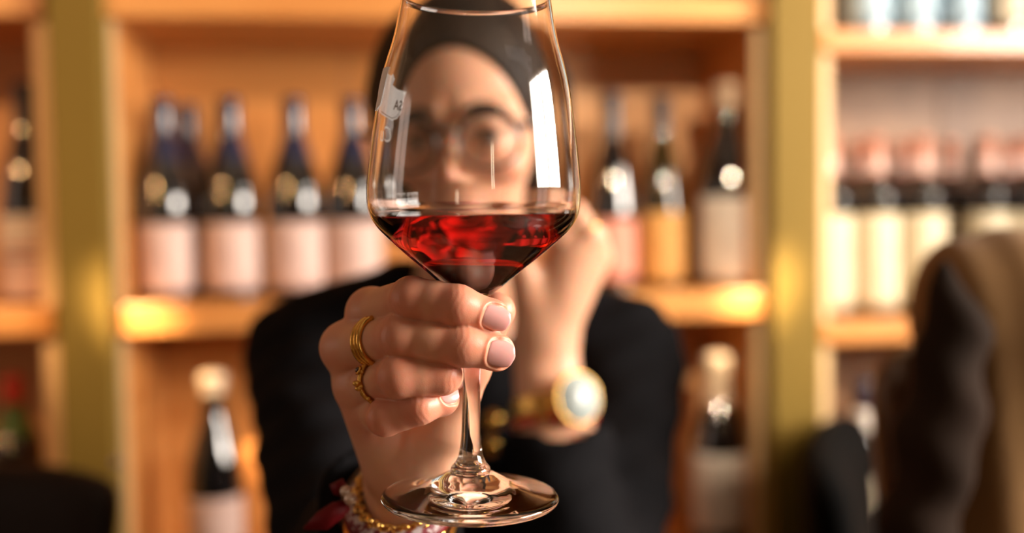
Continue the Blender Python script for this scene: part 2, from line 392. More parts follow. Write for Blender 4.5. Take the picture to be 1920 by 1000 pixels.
# ------------------------------------------------------------------ shelving, seen at a slight angle
SO = Vector((-0.5615, 1.50, 0)); SA = math.radians(7.2)
SU = Vector((math.cos(SA), math.sin(SA), 0)); SV = Vector((-math.sin(SA), math.cos(SA), 0))
def S(u, v, z): return SO + SU * u + SV * v + Vector((0, 0, z))
def pix(px, py, v):
    """u, z on the shelving's vertical plane at depth v"""
    d = fw + rt * ((px - 960) / F) + up * ((500 - py) / F)
    p0 = SO + SV * v
    t = (p0 - CAMP).dot(SV) / d.dot(SV); p = CAMP + d * t
    return (p - SO).dot(SU), p.z
Z_MAIN = 0.5 * (pix(300, 572, 0)[1] + pix(1400, 540, 0)[1])
RS = Matrix.Rotation(SA, 3, 'Z')
DEP = 0.24
def sbox(bm, u0, u1, v0, v1, z0, z1, bev=0.001):
    box(bm, S((u0 + u1) / 2, (v0 + v1) / 2, (z0 + z1) / 2), (u1 - u0, v1 - v0, z1 - z0), RS, bev)
uL0 = pix(228, 400, 0)[0]; uR0 = pix(1410, 400, 0)[0]
uP1a, uP1b = pix(100, 400, -.05)[0], pix(198, 400, -.05)[0]
uP2a, uP2b = pix(1450, 400, -.05)[0], pix(1541, 400, -.05)[0]
UT = 0.022
def bay(ua, ub, levels, label, back, side, th=0.042):
    root = empty('wine_shelf', S((ua + ub) / 2, DEP / 2, 0), SA)
    for (x0, x1) in ((ua - UT, ua), (ub, ub + UT)):
        bm = bmesh.new(); sbox(bm, x0, x1, 0, DEP, 0, 2.35); obj('side_panel', bm, side, root, False)
        bm = bmesh.new(); sbox(bm, x0, x1, -.004, -.0002, 0, 2.35); obj('edge_band', bm, M_edge, root, False)  # paler strip: light on the panel's front edge put into its colour
    # back made of three boards with shadow gaps
    n = 3; wd = (ub - ua) / n
    for k in range(n):
        bm = bmesh.new(); sbox(bm, ua + k * wd + .0012, ua + (k + 1) * wd - .0012, DEP, DEP + .015, 0, 2.35, .0008); obj('back_panel', bm, M_wood_p if (back is M_wood and k == 2) else back, root, False)  # third centre board paler: daylight on the right side put into its colour
    for z in levels:
        bm = bmesh.new(); sbox(bm, ua, ub, -.004, DEP, z - th, z, .003); sbox(bm, ua - UT + .001, ub + UT - .001, -.022, -.0045, z - th, z, .003); obj('shelf_board', bm, M_wood_h, root, False)
    return tag(root, label, 'shelf', 'pine wine shelves along the back wall')
Z_TOP = pix(600, 12, 0)[1] + 0.02
Z_LOW = 0.60
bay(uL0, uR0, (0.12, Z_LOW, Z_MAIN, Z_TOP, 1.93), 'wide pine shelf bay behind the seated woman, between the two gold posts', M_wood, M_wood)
uLa = uP1a - 0.035 - 0.96
bay(uLa, uP1a - 0.012 - UT, (0.12, Z_LOW, pix(50, 572, 0)[1], Z_TOP, 1.93), 'orange lit pine shelf bay left of the dark olive gold post', M_wood, M_wood)
Z_R1 = pix(1600, 600, 0)[1]; Z_R2 = pix(1700, 60, 0)[1]
uRa = uP2b + 0.012 + UT
bay(uRa, uRa + 0.96, (0.12, Z_R1 - .42, Z_R1, Z_R2, 1.87), 'brown backed shelf bay crowded with bottles right of the bright gold post', M_wood_d, M_wood_p, th=0.034)
for n, (a, b_) in enumerate(((uP1a, uP1b), (uP2a, uP2b)), 1):
    bm = bmesh.new(); sbox(bm, a, b_, -.05, .10, 0, RZ, .002)
    tag(obj('trim_%d' % n, bm, M_gold_paint, smooth=False), kind='structure')

# ------------------------------------------------------------------ bottles
PROF = {
 'burgundy': [(0, .004), (.030, .001), (.0405, 0), (.0425, .004), (.0428, .02), (.0428, .135), (.0415, .155), (.036, .182), (.026, .212), (.018, .236), (.0152, .255), (.0146, .285), (.0160, .288), (.0160, .296), (.0135, .298), (0, .298)],
 'bordeaux': [(0, .004), (.028, .001), (.0365, 0), (.0380, .004), (.0382, .02), (.0382, .185), (.0370, .200), (.030, .218), (.019, .233), (.0150, .245), (.0143, .285), (.0158, .288), (.0158, .297), (.0130, .299), (0, .299)],
 'flute': [(0, .004), (.028, .001), (.0365, 0), (.0385, .004), (.0388, .02), (.0388, .12), (.0370, .150), (.031, .190), (.023, .225), (.0165, .255), (.0142, .280), (.0140, .310), (.0155, .313), (.0155, .322), (.0130, .324), (0, .324)],
}
def prof_r(kind, z):
    P = PROF[kind][3:-3]
    for (r0_, z0), (r1_, z1) in zip(P, P[1:]):
        if z0 <= z <= z1: return r0_ + (r1_ - r0_) * (z - z0) / max(z1 - z0, 1e-6)
    return P[-1][0]
def curved(kind, za, zb, half, gap=.0005, n=24):
    bm = bmesh.new(); zs = [za + (zb - za) * k / 8 for k in range(9)]
    p = [(prof_r(kind, z) + gap, z) for z in zs]
    lathe(bm, p, n, -PI / 2 - half, -PI / 2 + half)
    fs = bm.faces[:]; r = bmesh.ops.extrude_face_region(bm, geom=fs)
    for v in [g for g in r['geom'] if isinstance(g, bmesh.types.BMVert)]:
        q = Vector((v.co.x, v.co.y, 0)); q = q.normalized() * .0003; v.co += q
    return bm
def make_bottle(kind, glass, cap, cap_z, labels, scale=1.0, foil=False):
    root = empty('wine_bottle')
    bm = bmesh.new(); P = PROF[kind]
    lathe(bm, catmull(P, 4), 40)
    for v in bm.verts: v.co.x = v.co.x
    obj('bottle_body', bm, glass, root, local=True)
    zt = P[-2][1]; zc = cap_z
    q = [(prof_r(kind, zc + (zt - .012 - zc) * k / 8) + .0006, zc + (zt - .012 - zc) * k / 8) for k in range(9)] + [(P[-3][0] + .0008, zt - .010), (P[-3][0] + .0008, zt - .001), (P[-3][0] - .002, zt + .0008), (0, zt + .0012)]
    if foil: q = [(r + (.0035 if i > 6 else .0012) , z) if r > 0 else (0, z + .004) for i, (r, z) in enumerate(q)]
    bm = bmesh.new(); lathe(bm, q, 32); obj('capsule', bm, cap, root, local=True)
    for (za, zb, half, m, nm) in labels:
        obj(nm, curved(kind, za, zb, half), m, root, local=True)
    root.scale = (scale,) * 3
    return root
def place(root, u, v, z, label, group=None, rot=0.0, cat='bottle'):
    root.location = S(u, v, z); root.rotation_euler = (0, 0, SA + rot); tag(root, label, cat, group); return root
def dup(root):
    r = root.copy(); C.objects.link(r)
    for ch in list(root.children):
        c = ch.copy(); C.objects.link(c); c.parent = r
    return r
zl = Z_MAIN
uu = lambda px, py=480, v=.08: pix(px, py, v)[0]
# row of four with blush labels
G1 = 'blush labelled bottles on the middle shelf'
a = make_bottle('burgundy', M_bot, M_cap_bl, .205, [(.014, .113, 1.25, M_lab_pink, 'label')], 1.02)
place(a, uu(313), .075, zl, 'leftmost blush labelled dark bottle on the middle shelf, beside the side panel', G1, .15)
for px, v, lab in ((437, .075, 'second blush labelled dark bottle from the left on the middle shelf'),
                   (556, .075, 'third blush labelled dark bottle from the left on the middle shelf'),
                   (664, .085, 'dark bottle half hidden by the black shoulder, left of the dark hair')):
    place(dup(a), uu(px, 480, v), v, zl, lab, G1, .1)
place(dup(a), uu(352, 300, .175), .175, zl, 'dark bottle in the second row behind the leftmost blush labelled one', G1, .1)
# right of the head
o = make_bottle('flute', M_bot, M_cap_k, .25, [(.016, .115, 1.3, M_lab_s, 'label')], .97)
place(o, uu(1150), .085, zl, 'dark slender bottle with salmon pink label beside the raised hand', 'bottles right of the head', .1)
o = make_bottle('flute', M_botg, M_cap_k, .27, [(.012, .128, 1.35, M_lab_o, 'label')], .95)
place(o, uu(1243), .085, zl, 'olive green slender bottle with ochre yellow label', 'bottles right of the head', -.1)
o = make_bottle('burgundy', M_bot, M_foil, .262, [(.012, .132, 1.35, M_lab_w, 'label')], 1.10, foil=True)
place(o, uu(1362), .075, zl, 'dark bottle with bright cream label and pale foil top near the gold post', 'bottles right of the head', -.1)
# left bay
zL = pix(50, 572, 0)[1]
o = make_bottle('flute', M_bot, M_cap_k, .27, [(.008, .066, 1.4, M_lab_pink, 'lower_label'), (.070, .128, 1.4, M_lab_w, 'upper_label'), (.078, .084, .6, M_red_print, 'red_lettering_line')], 1.0)
place(o, uu(57, 480, .07), .07, zL, 'dark bottle with two part white label on the left bay shelf', None)
o = make_bottle('bordeaux', M_bot, M_cap_r, .262, [(.215, .258, PI * .99, M_cap_gr, 'green_neck_label'), (.04, .13, 1.2, M_lab_w, 'label')], 1.0)
zz = pix(25, 706, .07)[1] - .299
place(o, uu(27, 780, .07), .07, Z_LOW, 'bottle with red capsule and green neck label at lower left', None)
o.scale = (1, 1, (pix(25, 706, .07)[1] - Z_LOW) / .299)
# lower shelf of the centre bay
o = make_bottle('burgundy', M_bot, M_foil, .270, [(.05, .12, 1.3, M_lab_pink, 'label')], 1.0, foil=True)
h = pix(402, 697, .06)[1] - Z_LOW
place(o, uu(403, 850, .06), .06, Z_LOW, 'foil topped dark bottle on the lower shelf left of the jacket'); o.scale = (1, 1, h / .302)
o = make_bottle('burgundy', M_bot, M_foil, .225, [(.03, .150, 1.35, M_lab_w, 'label')], 1.0, foil=True)
h = pix(1345, 662, .06)[1] - Z_LOW
place(o, uu(1345, 850, .06), .06, Z_LOW, 'foil topped dark bottle with large white label on the lower shelf right of the jacket'); o.scale = (1.06, 1.06, h / .302)
# right bay, middle shelf: front row and a second row behind
a = make_bottle('bordeaux', M_bot, M_cap_p, .235, [(.014, .170, 1.4, M_lab_c, 'label'), (.238, .262, 1.5, M_lab_pink, 'neck_label')], .98)
names = ('cream labelled bottle closest to the gold post on the right bay shelf', 'second cream labelled bottle from the gold post, fully in view',
         'third cream labelled bottle from the gold post, partly behind the camel coat', 'fourth cream labelled bottle from the gold post, mostly behind the camel coat',
         'rightmost cream labelled bottle in view above the camel coat')
for k, px in enumerate((1554, 1640, 1727, 1846, 1925)):
    o = a if k == 0 else dup(a)
    place(o, pix(px, 450, .07)[0], .07, Z_R1, names[k], 'cream labelled bottles of the right bay, front row')
place(dup(a), pix(1606, 400, .17)[0], .17, Z_R1, 'copper capped bottle in the second row, nearest the gold post', 'copper capped bottles of the right bay, second row')
place(dup(a), pix(1690, 400, .17)[0], .17, Z_R1, 'copper capped bottle in the second row, between the second and third front bottles', 'copper capped bottles of the right bay, second row')
place(dup(a), pix(1778, 400, .17)[0], .17, Z_R1, 'copper capped bottle in the second row, above the left shoulder of the coat', 'copper capped bottles of the right bay, second row')
place(dup(a), pix(1890, 400, .17)[0], .17, Z_R1, 'copper capped bottle in the second row, second from the right edge', 'copper capped bottles of the right bay, second row')
# upper shelf of the right bay
a = make_bottle('bordeaux', M_botb, M_cap_k, .262, [(.02, .17, 1.2, M_lab_b, 'label')], 1.0)
for k, px in enumerate((1622, 1708, 1793)):
    o = a if k == 0 else dup(a)
    place(o, pix(px, 40, .06)[0], .06, Z_R2, ['pale blue bottle on the upper right shelf, nearest the gold post', 'middle one of the three pale blue bottles on the upper right shelf', 'third pale blue bottle from the gold post on the upper right shelf'][k], 'pale blue bottles of the upper right shelf')
o = make_bottle('bordeaux', M_bot, M_cap_k, .262, [(.02, .17, 1.0, M_lab_c, 'label')], 1.0)
place(o, pix(1880, 40, .06)[0], .06, Z_R2, 'dark bottle with cream label at the right end of the upper shelf')
o = make_bottle('bordeaux', M_bot, M_cap_k, .262, [(.05, .10, 1.0, M_lab_c, 'label')], 1.0)
place(o, pix(1838, 40, .16)[0], .16, Z_R2, 'black bottle behind the pale blue bottles on the upper right shelf')
# small bottle low in the right bay
o = make_bottle('bordeaux', M_bot, M_cap_bl, .255, [(.222, .252, 1.5, M_lab_w, 'neck_label'), (.02, .15, 1.3, M_lab_c, 'label')], 1.0)
zlo = Z_R1 - .42
place(o, pix(1618, 760, .08)[0], .08, zlo, 'blue capped bottle low behind the black chair'); o.scale = (1.1, 1.1, (pix(1618, 712, .08)[1] - zlo) / .299)

# ------------------------------------------------------------------ furniture
def chair(name_label, X, Y, w, top, rz, m, cat='chair', lean=.06):
    root = empty('dining_chair', (X, Y, 0), rz)
    bm = bmesh.new()
    # padded back: bowed slab
    nx, nz = 10, 8; z0, z1 = .50, top
    grid = []
    for s in (0, 1):
        g = []
        for j in range(nz + 1):
            row = []
            for i in range(nx + 1):
                x = (i / nx - .5) * 2; z = j / nz
                wz = w * (.86 + .14 * z); bul = .018 * (1 - x * x) * (4 * z * (1 - z)) ** .5
                yy = .20 + lean * z + (-.022 - bul if s == 0 else .022 + bul * .5) * 1.0 + .03 * x * x * -1
                ztop = z0 + (z1 - z0) * z - (.02 * abs(x) ** 5 if z > .8 else 0)
                row.append(bm.verts.new((x * wz / 2, yy, ztop)))
            g.append(row)
        grid.append(g)
    for s, g in enumerate(grid):
        for j in range(nz):
            for i in range(nx):
                f = (g[j][i], g[j][i + 1], g[j + 1][i + 1], g[j + 1][i]); bm.faces.new(f if s == 0 else f[::-1])
    A, B = grid
    for i in range(nx):
        bm.faces.new((A[0][i + 1], A[0][i], B[0][i], B[0][i + 1])); bm.faces.new((A[nz][i], A[nz][i + 1], B[nz][i + 1], B[nz][i]))
    for j in range(nz):
        bm.faces.new((A[j][0], A[j + 1][0], B[j + 1][0], B[j][0])); bm.faces.new((A[j + 1][nx], A[j][nx], B[j][nx], B[j + 1][nx]))
    bk = obj('backrest', bm, m, root, local=True)
    sd = bk.modifiers.new('s', 'SUBSURF'); sd.levels = 1; sd.render_levels = 1
    bm = bmesh.new(); box(bm, (0, 0, .455), (w * .98, .44, .07), None, .02); obj('seat', bm, m, root, local=True)
    for sx in (-1, 1):
        for sy in (-1, 1):
            bm = bmesh.new()
            if sy < 0: tube(bm, [(sx * w * .42, -.18, .43), (sx * w * .45, -.20, 0)], [.017, .012])
            else: tube(bm, [(sx * w * .44, .215, .62), (sx * w * .44, .19, .43), (sx * w * .46, .24, 0)], [.013, .017, .012])
            obj('leg', bm, M_darkwood, root, local=True)
    return tag(root, name_label, cat)
# left brown leather chair
p = at(60, 900, 1.12)
c1 = chair('dark brown leather chair at the lower left corner with a steel stud', 0, 0, .46, at(60, 868, 1.12).z, 0, M_leather)
pr = at(215, 900, 1.12); c1.location = (pr.x - .215, 1.12 - .24, 0)
bm = bmesh.new(); s_ = at(219, 868, 1.08); sphere(bm, s_, .006, 14); obj('steel_stud', bm, M_chrome, c1)
# right black chair, turned
c2 = chair('black upholstered chair between the gold post and the camel coat', 0, 0, .46, at(1590, 822, 1.35).z, .0, M_blackfab, lean=.03)
c2.location = (at(1572, 900, 1.33).x + .212, 1.33 - .02, 0); c2.rotation_euler = (0, 0, math.radians(68))
# chair carrying the camel coat
XC = at(1905, 600, .92).x + .04
c3 = chair('dark wooden chair hidden under the draped camel coat', 0, 0, .34, 1.03, 0, M_darkwood)
c3.location = (XC, .70, 0)
# camel coat: SDF drape over that chair back
YC = .92
def coat(p):
    c = at(1915, 560, YC)
    d = cone(p, (XC - .075, YC, 1.070), (XC + .16, YC, 1.095), .050, .055)
    body = cone(p, (XC - .045, YC - .01, 1.02), (XC - .09, YC, .50), .078, .12)
    body = smin(body, cone(p, (XC + .15, YC - .01, 1.01), (XC + .16, YC, .50), .085, .11), .06)
    d = smin(d, body, .06)
    # hanging folds
    fold = .005 * np.sin((p[:, 0] - XC) * 55 + 4 * p[:, 2]) * np.clip((1.10 - p[:, 2]) * 3, 0, 1)
    fold += .002 * np.sin((p[:, 0] - XC) * 120 + 9 * p[:, 2] + 1.3)
    return (d + fold) * .85
ct = empty('camel_coat', (XC, YC, .5)); 
me = to_mesh('coat', [nets(coat, (XC - .30, YC - .2, .36), (XC + .42, YC + .2, 1.2), .009)])
obj('coat_body', me, M_camel, ct)
q0, q1, q2, q3 = at(1772, 500, YC - .075), at(1788, 640, YC - .09), at(1764, 800, YC - .10), at(1720, 1010, YC - .10)
def sleeve(p):
    d = cone(p, q0, q1, .008, .021)
    d = smin(d, cone(p, q1, q2, .021, .026), .03)
    d = smin(d, cone(p, q2, q3, .026, .032), .03)
    return (d + .003 * np.sin(p[:, 2] * 90 + p[:, 0] * 60)) * .9
lo = np.min([q0, q1, q2, q3], 0) - .08; hi = np.max([q0, q1, q2, q3], 0) + .08
obj('dark_lining', to_mesh('lining', [nets(sleeve, lo, hi, .006)]), M_lining, ct)['label'] = 'dark brown wool lining folded out of the coat'
tag(ct, 'camel wool coat with dark brown lining draped over a chair at right', 'coat')
# table and stool of the woman
t = empty('bistro_table', (-.02, .62, 0))
bm = bmesh.new(); lathe(bm, [(0, .718), (.33, .718), (.34, .722), (.345, .735), (.34, .748), (.33, .75), (0, .75)], 64); obj('table_top', bm, M_darkwood, t, local=True)
bm = bmesh.new(); tube(bm, [(0, 0, .03), (0, 0, .718)], .03, 16); obj('pedestal', bm, M_black, t, local=True)
bm = bmesh.new(); lathe(bm, [(0, 0), (.105, 0), (.11, .01), (.05, .035), (0, .036)], 40); obj('foot_plate', bm, M_black, t, local=True)
tag(t, 'round dark bistro table under the woman\'s elbows', 'table')
XB, YB = -.045, 1.0
st = empty('bar_stool', (XB, YB + .04, 0))
bm = bmesh.new(); lathe(bm, [(0, .43), (.17, .43), (.18, .44), (.18, .465), (.165, .48), (0, .485)], 40); obj('seat', bm, M_leather, st, local=True)
for k in range(4):
    an = PI / 4 + k * PI / 2; bm = bmesh.new(); tube(bm, [(.11 * math.cos(an), .11 * math.sin(an), .44), (.19 * math.cos(an), .19 * math.sin(an), 0)], [.015, .012]); obj('leg', bm, M_darkwood, st, local=True)
tag(st, 'round leather stool the woman sits on', 'stool')

# ------------------------------------------------------------------ wine glass
GY = .43
G_B = at(881.5, 941, GY); G_T = at(893, 3, GY)
axis = (G_T - G_B).normalized()
gx = (Vector((1, 0, 0)) - axis * axis.x).normalized(); gy = axis.cross(gx)
GR = Matrix((gx, gy, axis)).transposed()
ZO = .1215      # local z = relative height + ZO
g = empty('wine_glass', G_B); g.rotation_euler = GR.to_euler()
foot_o = [(0, .0016), (.012, .0012), (.026, .0004), (.0345, 0), (.0362, .0004), (.0371, .0016), (.0369, .0028), (.0355, .0038), (.031, .0046), (.024, .0060), (.0175, .0082), (.0140, .0101), (.0112, .0116), (.0092, .0126), (.0084, .0132)]
stem_o = [(.0084, .0132), (.0081, .0148), (.0066, .0166), (.0053, .0192), (.0046, .0225), (.0041, .0270), (.0039, .0320), (.0037, .045), (.0037, .065), (.0039, .0765), (.0046, .0815)]
bowl_o = [(.0046, .0815), (.0062, .0850), (.0090, .0881), (.0128, .0910), (.0205, .0976), (.0290, .1046), (.0365, .1113), (.0402, .1152), (.0424, .1187), (.0436, .1225), (.0440, .1275), (.0438, .1350), (.0417, .1535), (.0382, .1755), (.0333, .1921 + .0005), (.0304, .2085)]
wall = [(.0300, .2091), (.0296, .2085)]
bowl_i = [(.0296, .2085), (.0325, .1925), (.0373, .1755), (.0408, .1535), (.0429, .1350), (.0430, .1275), (.0426, .1232), (.0414, .1197), (.0391, .1164), (.0355, .1127), (.0280, .1060), (.0195, .0990), (.0128, .0933), (.0090, .0905), (.0048, .0892), (0, .0888)]
def lat(prof, n=5): return catmull(prof, n)
SEG = 128
bm = bmesh.new(); lathe(bm, lat(foot_o), SEG); obj('foot', bm, M_glass, g, local=True)
bm = bmesh.new(); lathe(bm, lat(stem_o), SEG); obj('stem', bm, M_glass, g, local=True)
bp_ = lat(bowl_o) + wall[:1] + lat(bowl_i)
bm = bmesh.new(); lathe(bm, bp_, SEG); obj('bowl', bm, M_glass, g, local=True)
tag(g, 'clear stemmed wine glass with rose red wine held up in the hand', 'glass')
# wine: fills the inner bowl, cut by the level surface
LEV = .1203
bm = bmesh.new()
wi = [(r + .00012 if r > 1e-6 else 0, z - .00012) for r, z in lat(bowl_i) if z < .135][::-1]
wi.append((0, .136)); lathe(bm, wi, SEG)
nl = GR.inverted() @ Vector((0, 0, 1))
r_ = bmesh.ops.bisect_plane(bm, geom=bm.verts[:] + bm.edges[:] + bm.faces[:], plane_co=Vector((0, 0, LEV)), plane_no=nl, clear_outer=True)
ed = [e for e in r_['geom_cut'] if isinstance(e, bmesh.types.BMEdge)]
ff = bmesh.ops.edgeloop_fill(bm, edges=ed)
bmesh.ops.recalc_face_normals(bm, faces=bm.faces[:])
for f in bm.faces: f.smooth = True
for f in ff['faces']: f.smooth = False
wn = obj('red_wine', bm, M_wine, None, smooth=False); wn.location = G_B; wn.rotation_euler = GR.to_euler()
tag(wn, 'translucent rose red wine filling the lower bowl of the held glass', 'wine')

# printed emblem on the outer wall, wrapping behind the left silhouette
def rz_of(z):
    for (a_, za), (b2, zb) in zip(BO, BO[1:]):
        if za <= z <= zb: return a_ + (b2 - a_) * (z - za) / max(zb - za, 1e-9)
    return BO[-1][0]
BO = lat(bowl_o)
AC, ZCEN = math.radians(179), .1660      # centre angle of the emblem, height
def wrap(bm, lift):
    for v in bm.verts:
        s, z = v.co.x, v.co.y
        r = rz_of(ZCEN + z) + lift
        an = AC - s / .040
        v.co = Vector((r * math.cos(an), r * math.sin(an), ZCEN + z))
def poly_bm(pts, sub=4):
    b2 = bmesh.new(); b2.faces.new([b2.verts.new((x, y, 0)) for x, y in pts])
    bmesh.ops.triangulate(b2, faces=b2.faces[:])
    for _ in range(sub): bmesh.ops.subdivide_edges(b2, edges=[e for e in b2.edges if e.calc_length() > .0015], cuts=1, use_grid_fill=False)
    bmesh.ops.triangulate(b2, faces=b2.faces[:]); return b2
# shield outline (x grows towards the back wall side seen through the glass)
shield = [(.0250, .0068), (.0238, .0040), (.0236, .0000), (.0228, -.0030), (.0205, -.0052), (.0170, -.0060), (.012, -.0052), (.0, -.0040), (-.012, -.0046), (-.018, -.0030), (-.0195, .004), (-.0205, .012), (-.010, .0125), (.0095, .0120), (.0110, .0130), (.0140, .0112), (.0132, .0085), (.018, .0072)]
b2 = poly_bm(shield); wrap(b2, .00014); em = obj('printed_emblem', b2, M_frost, g, local=True); em['label'] = 'white printed shield emblem lettered SA, read from behind'
def text_bm(s, size, x, y, mirror, bold=0.0, shear=0.0):
    cu = bpy.data.curves.new('t', 'FONT'); cu.body = s; cu.size = size; cu.align_x = 'CENTER'; cu.align_y = 'CENTER'; cu.offset = bold; cu.shear = shear; cu.resolution_u = 4
    o = bpy.data.objects.new('t', cu); C.objects.link(o)
    dg = bpy.context.evaluated_depsgraph_get(); me = bpy.data.meshes.new_from_object(o.evaluated_get(dg)); bpy.data.objects.remove(o)
    b3 = bmesh.new(); b3.from_mesh(me)
    for _ in range(2): bmesh.ops.subdivide_edges(b3, edges=[e for e in b3.edges if e.calc_length() > .0008], cuts=1)
    bmesh.ops.triangulate(b3, faces=b3.faces[:])
    for v in b3.verts: v.co = Vector((v.co.x * mirror + x, v.co.y + y, 0))
    return b3
# outside the glass the word runs left to right; from the camera it is seen through the back wall, mirrored
for lf in (.00006, .00022):
    tb = text_bm('SA', .0058, .0203, .0004, -1, bold=.00012); wrap(tb, lf); obj('emblem_lettering', tb, M_ink, em, local=True)
ob = bmesh.new(); sh2 = [(.0236, .0056), (.0226, .0025), (.0224, -.0005), (.0216, -.0028), (.0198, -.0044), (.0168, -.0051), (.012, -.0044), (.004, -.0034)]
for A_, B_ in zip(sh2, sh2[1:]):
    d_ = (Vector(B_) - Vector(A_)).normalized(); n_ = Vector((-d_.y, d_.x)) * .00016
    A_ = Vector(A_); B_ = Vector(B_)
    ob.faces.new([ob.verts.new((*(q), 0)) for q in (A_ + n_, B_ + n_, B_ - n_, A_ - n_)])
wrap(ob, .00006); obj('emblem_border', ob, M_ink, em, local=True)
tb = text_bm('Cu', .0095, .0135, -.0125, -1, shear=.3); wrap(tb, .00006); obj('printed_script', tb, M_frost, g, local=True)

# ------------------------------------------------------------------ the woman: joints
def P3(px, py, Y): return np.array(at(px, py, Y), np.float32)
# her right hand (picture left) around the stem
I = [P3(698, 586, .453), P3(772, 560, .4185), P3(858, 573, .4125), P3(918, 592, .4165)]
Md = [P3(652, 652, .455), P3(752, 631, .4185), P3(868, 648, .4130), P3(926, 660, .4165)]
Rg = [P3(676, 726, .456), P3(748, 706, .4160), P3(828, 704, .4180), P3(839, 706, .4310)]
Pk = [P3(699, 772, .457), P3(722, 783, .4245), P3(786, 764, .4200), P3(828, 752, .4265)]
Th = [P3(778, 872, .468), P3(834, 795, .456), P3(882, 690, .4465), P3(931, 584, .4435)]
WR = P3(762, 918, .486)
EL = np.array((-.118, .705, .89), np.float32)
SH = np.array((-.195, .965, 1.015), np.float32)
RAD = [(.0105, .0084, .0079, .0068), (.0110, .0088, .0082, .0074), (.0100, .0084, .0077, .0070), (.0088, .0072, .0068, .0062)]
FING = [I, Md, Rg, Pk]
def seg_dir(a, b): v = b - a; return v / np.linalg.norm(v)
# nails: (tip joint, previous joint, outward direction, radius, half width, length)
camdir = lambda q: seg_dir(q, np.array(CAMP, np.float32))
def nail_frame(fi, outward, back=.35, ln=.0108):
    a, b_ = FING[fi][2], FING[fi][3]; t = seg_dir(a, b_); o = np.array(outward, np.float32); o = o - t * (o @ t); o /= np.linalg.norm(o)
    s = np.cross(t, o); r = RAD[fi][3]
    return b_ + t * .0012, t, o, s, r, ln
NAILS = [nail_frame(0, (.10, -1, .02), ln=.0122), nail_frame(1, (.12, -1, .06), ln=.0118), nail_frame(2, (1, -.3, -.1)), nail_frame(3, (.25, -.62, .62), ln=.0095)]
def nail_carve(p, nf):
    c, t, o, s, r, ln = nf; q = p - c
    x = q @ t; y = q @ s; z = q @ o
    e = (np.abs(x / (ln * .5)) ** 2.6 + np.abs(y / (r * .82)) ** 2.6) ** (1 / 2.6) - 1
    e = e * ln * .42
    on = np.clip(z / .002, 0, 1)
    return (.0007 / (1 + np.exp(np.clip(e / .00022, -30, 30))) - .00035 * np.exp(-((e - .0007) / .0006) ** 2)) * on
def hand(p):
    # palm: metacarpals, thenar, hypothenar
    d = cone(p, I[0], WR + (I[0] - WR) * .12, .0105, .0130)
    for f, r in ((Md, .0104), (Rg, .0100), (Pk, .0092)):
        d = smin(d, cone(p, f[0], WR + (f[0] - WR) * .10, r, .0130), .0075)
    d = smin(d, cone(p, P3(742, 820, .464), P3(758, 868, .474), .0095, .0125), .010)
    d = smin(d, cone(p, P3(800, 868, .474), P3(822, 815, .463), .0125, .0125), .007)
    d = smin(d, ell(p, P3(748, 826, .4625), (.0105, .0085, .0110)), .003)
    d = smin(d, ell(p, P3(822, 836, .4600), (.0085, .0095, .0120)), .004)
    d = smin(d, ell(p, P3(768, 868, .4690), (.0110, .0090, .0080)), .0035)
    # forearm
    wdir = (EL - WR)
    wa = WR + wdir * .02; wb = WR + wdir * .28
    ux = np.cross(wdir, V3((1, .2, 0))); ux = (ux / np.linalg.norm(ux)).astype(np.float32)
    fa = smin(cone(p, wa - ux * .009, wb - ux * .008, .0165, .022), cone(p, wa + ux * .009, wb + ux * .008, .0165, .022), .012)
    fa = smin(fa, cone(p, wb, EL, .030, .037), .02)
    d = smin(d, fa, .011)
    # knuckle heads
    for f, r in zip(FING, (.0098, .0110, .0100, .0090)):
        d = smin(d, ball(p, f[0] + V3((-.001, 0, 0)), r), .004)
    fs = None
    for i, (f, r) in enumerate(zip(FING, RAD)):
        g_ = cone(p, f[0], f[1], r[0] * .90, r[1])
        # slimmer shafts, fuller joints
        m1 = (f[1] + f[2]) / 2
        g_ = smin(g_, cone(p, f[1], m1, r[1], (r[1] + r[2]) / 2 - .0002), .003)
        g_ = smin(g_, cone(p, m1, f[2], (r[1] + r[2]) / 2 - .0002, r[2]), .003)
        g_ = smin(g_, cone(p, f[2], f[3], r[2], r[3]), .003)
        t = seg_dir(f[2], f[3]); g_ = smin(g_, ball(p, f[3] + t * .0010, r[3] - .0002), .002)
        # joint grooves on the palm side, wrinkles on the knuckle
        g_ = smin(g_, ball(p, f[1] + camdir(f[1]) * .0012, r[1] - .0008), .003)
        c, t, o, s, rr, ln = NAILS[i]
        g_ = g_ + nail_carve(p, NAILS[i])
        # skin fold round the nail root
        fs = g_ if fs is None else smin(fs, g_, .0014)
    d = smin(d, fs, .0035)
    th = cone(p, Th[0], Th[1], .0150, .0125)
    th = smin(th, cone(p, Th[1], Th[2], .0120, .0085), .006)
    th = smin(th, cone(p, Th[2], Th[3], .0084, .0082), .004)
    d = smin(d, th, .0030)
    return d
def wrinkle(p, d):
    # fine creases over the middle joints, across the finger
    for f, r in zip(FING, RAD):
        for j, amp in ((1, .00028), (2, .00020)):
            c = f[j]; t = seg_dir(f[j - 1], f[j + 1]); q = p - c; x = q @ t
            fall = np.exp(-(np.linalg.norm(q, axis=1) - r[j]) ** 2 / .003 ** 2) * np.exp(-(x / .0035) ** 2)
            d = d + amp * fall * .28 * np.sin(x * 2600 + 2.2 * np.sin(q[:, 2] * 600 + j))
    return d
def hand_f(p): return wrinkle(p, hand(p))

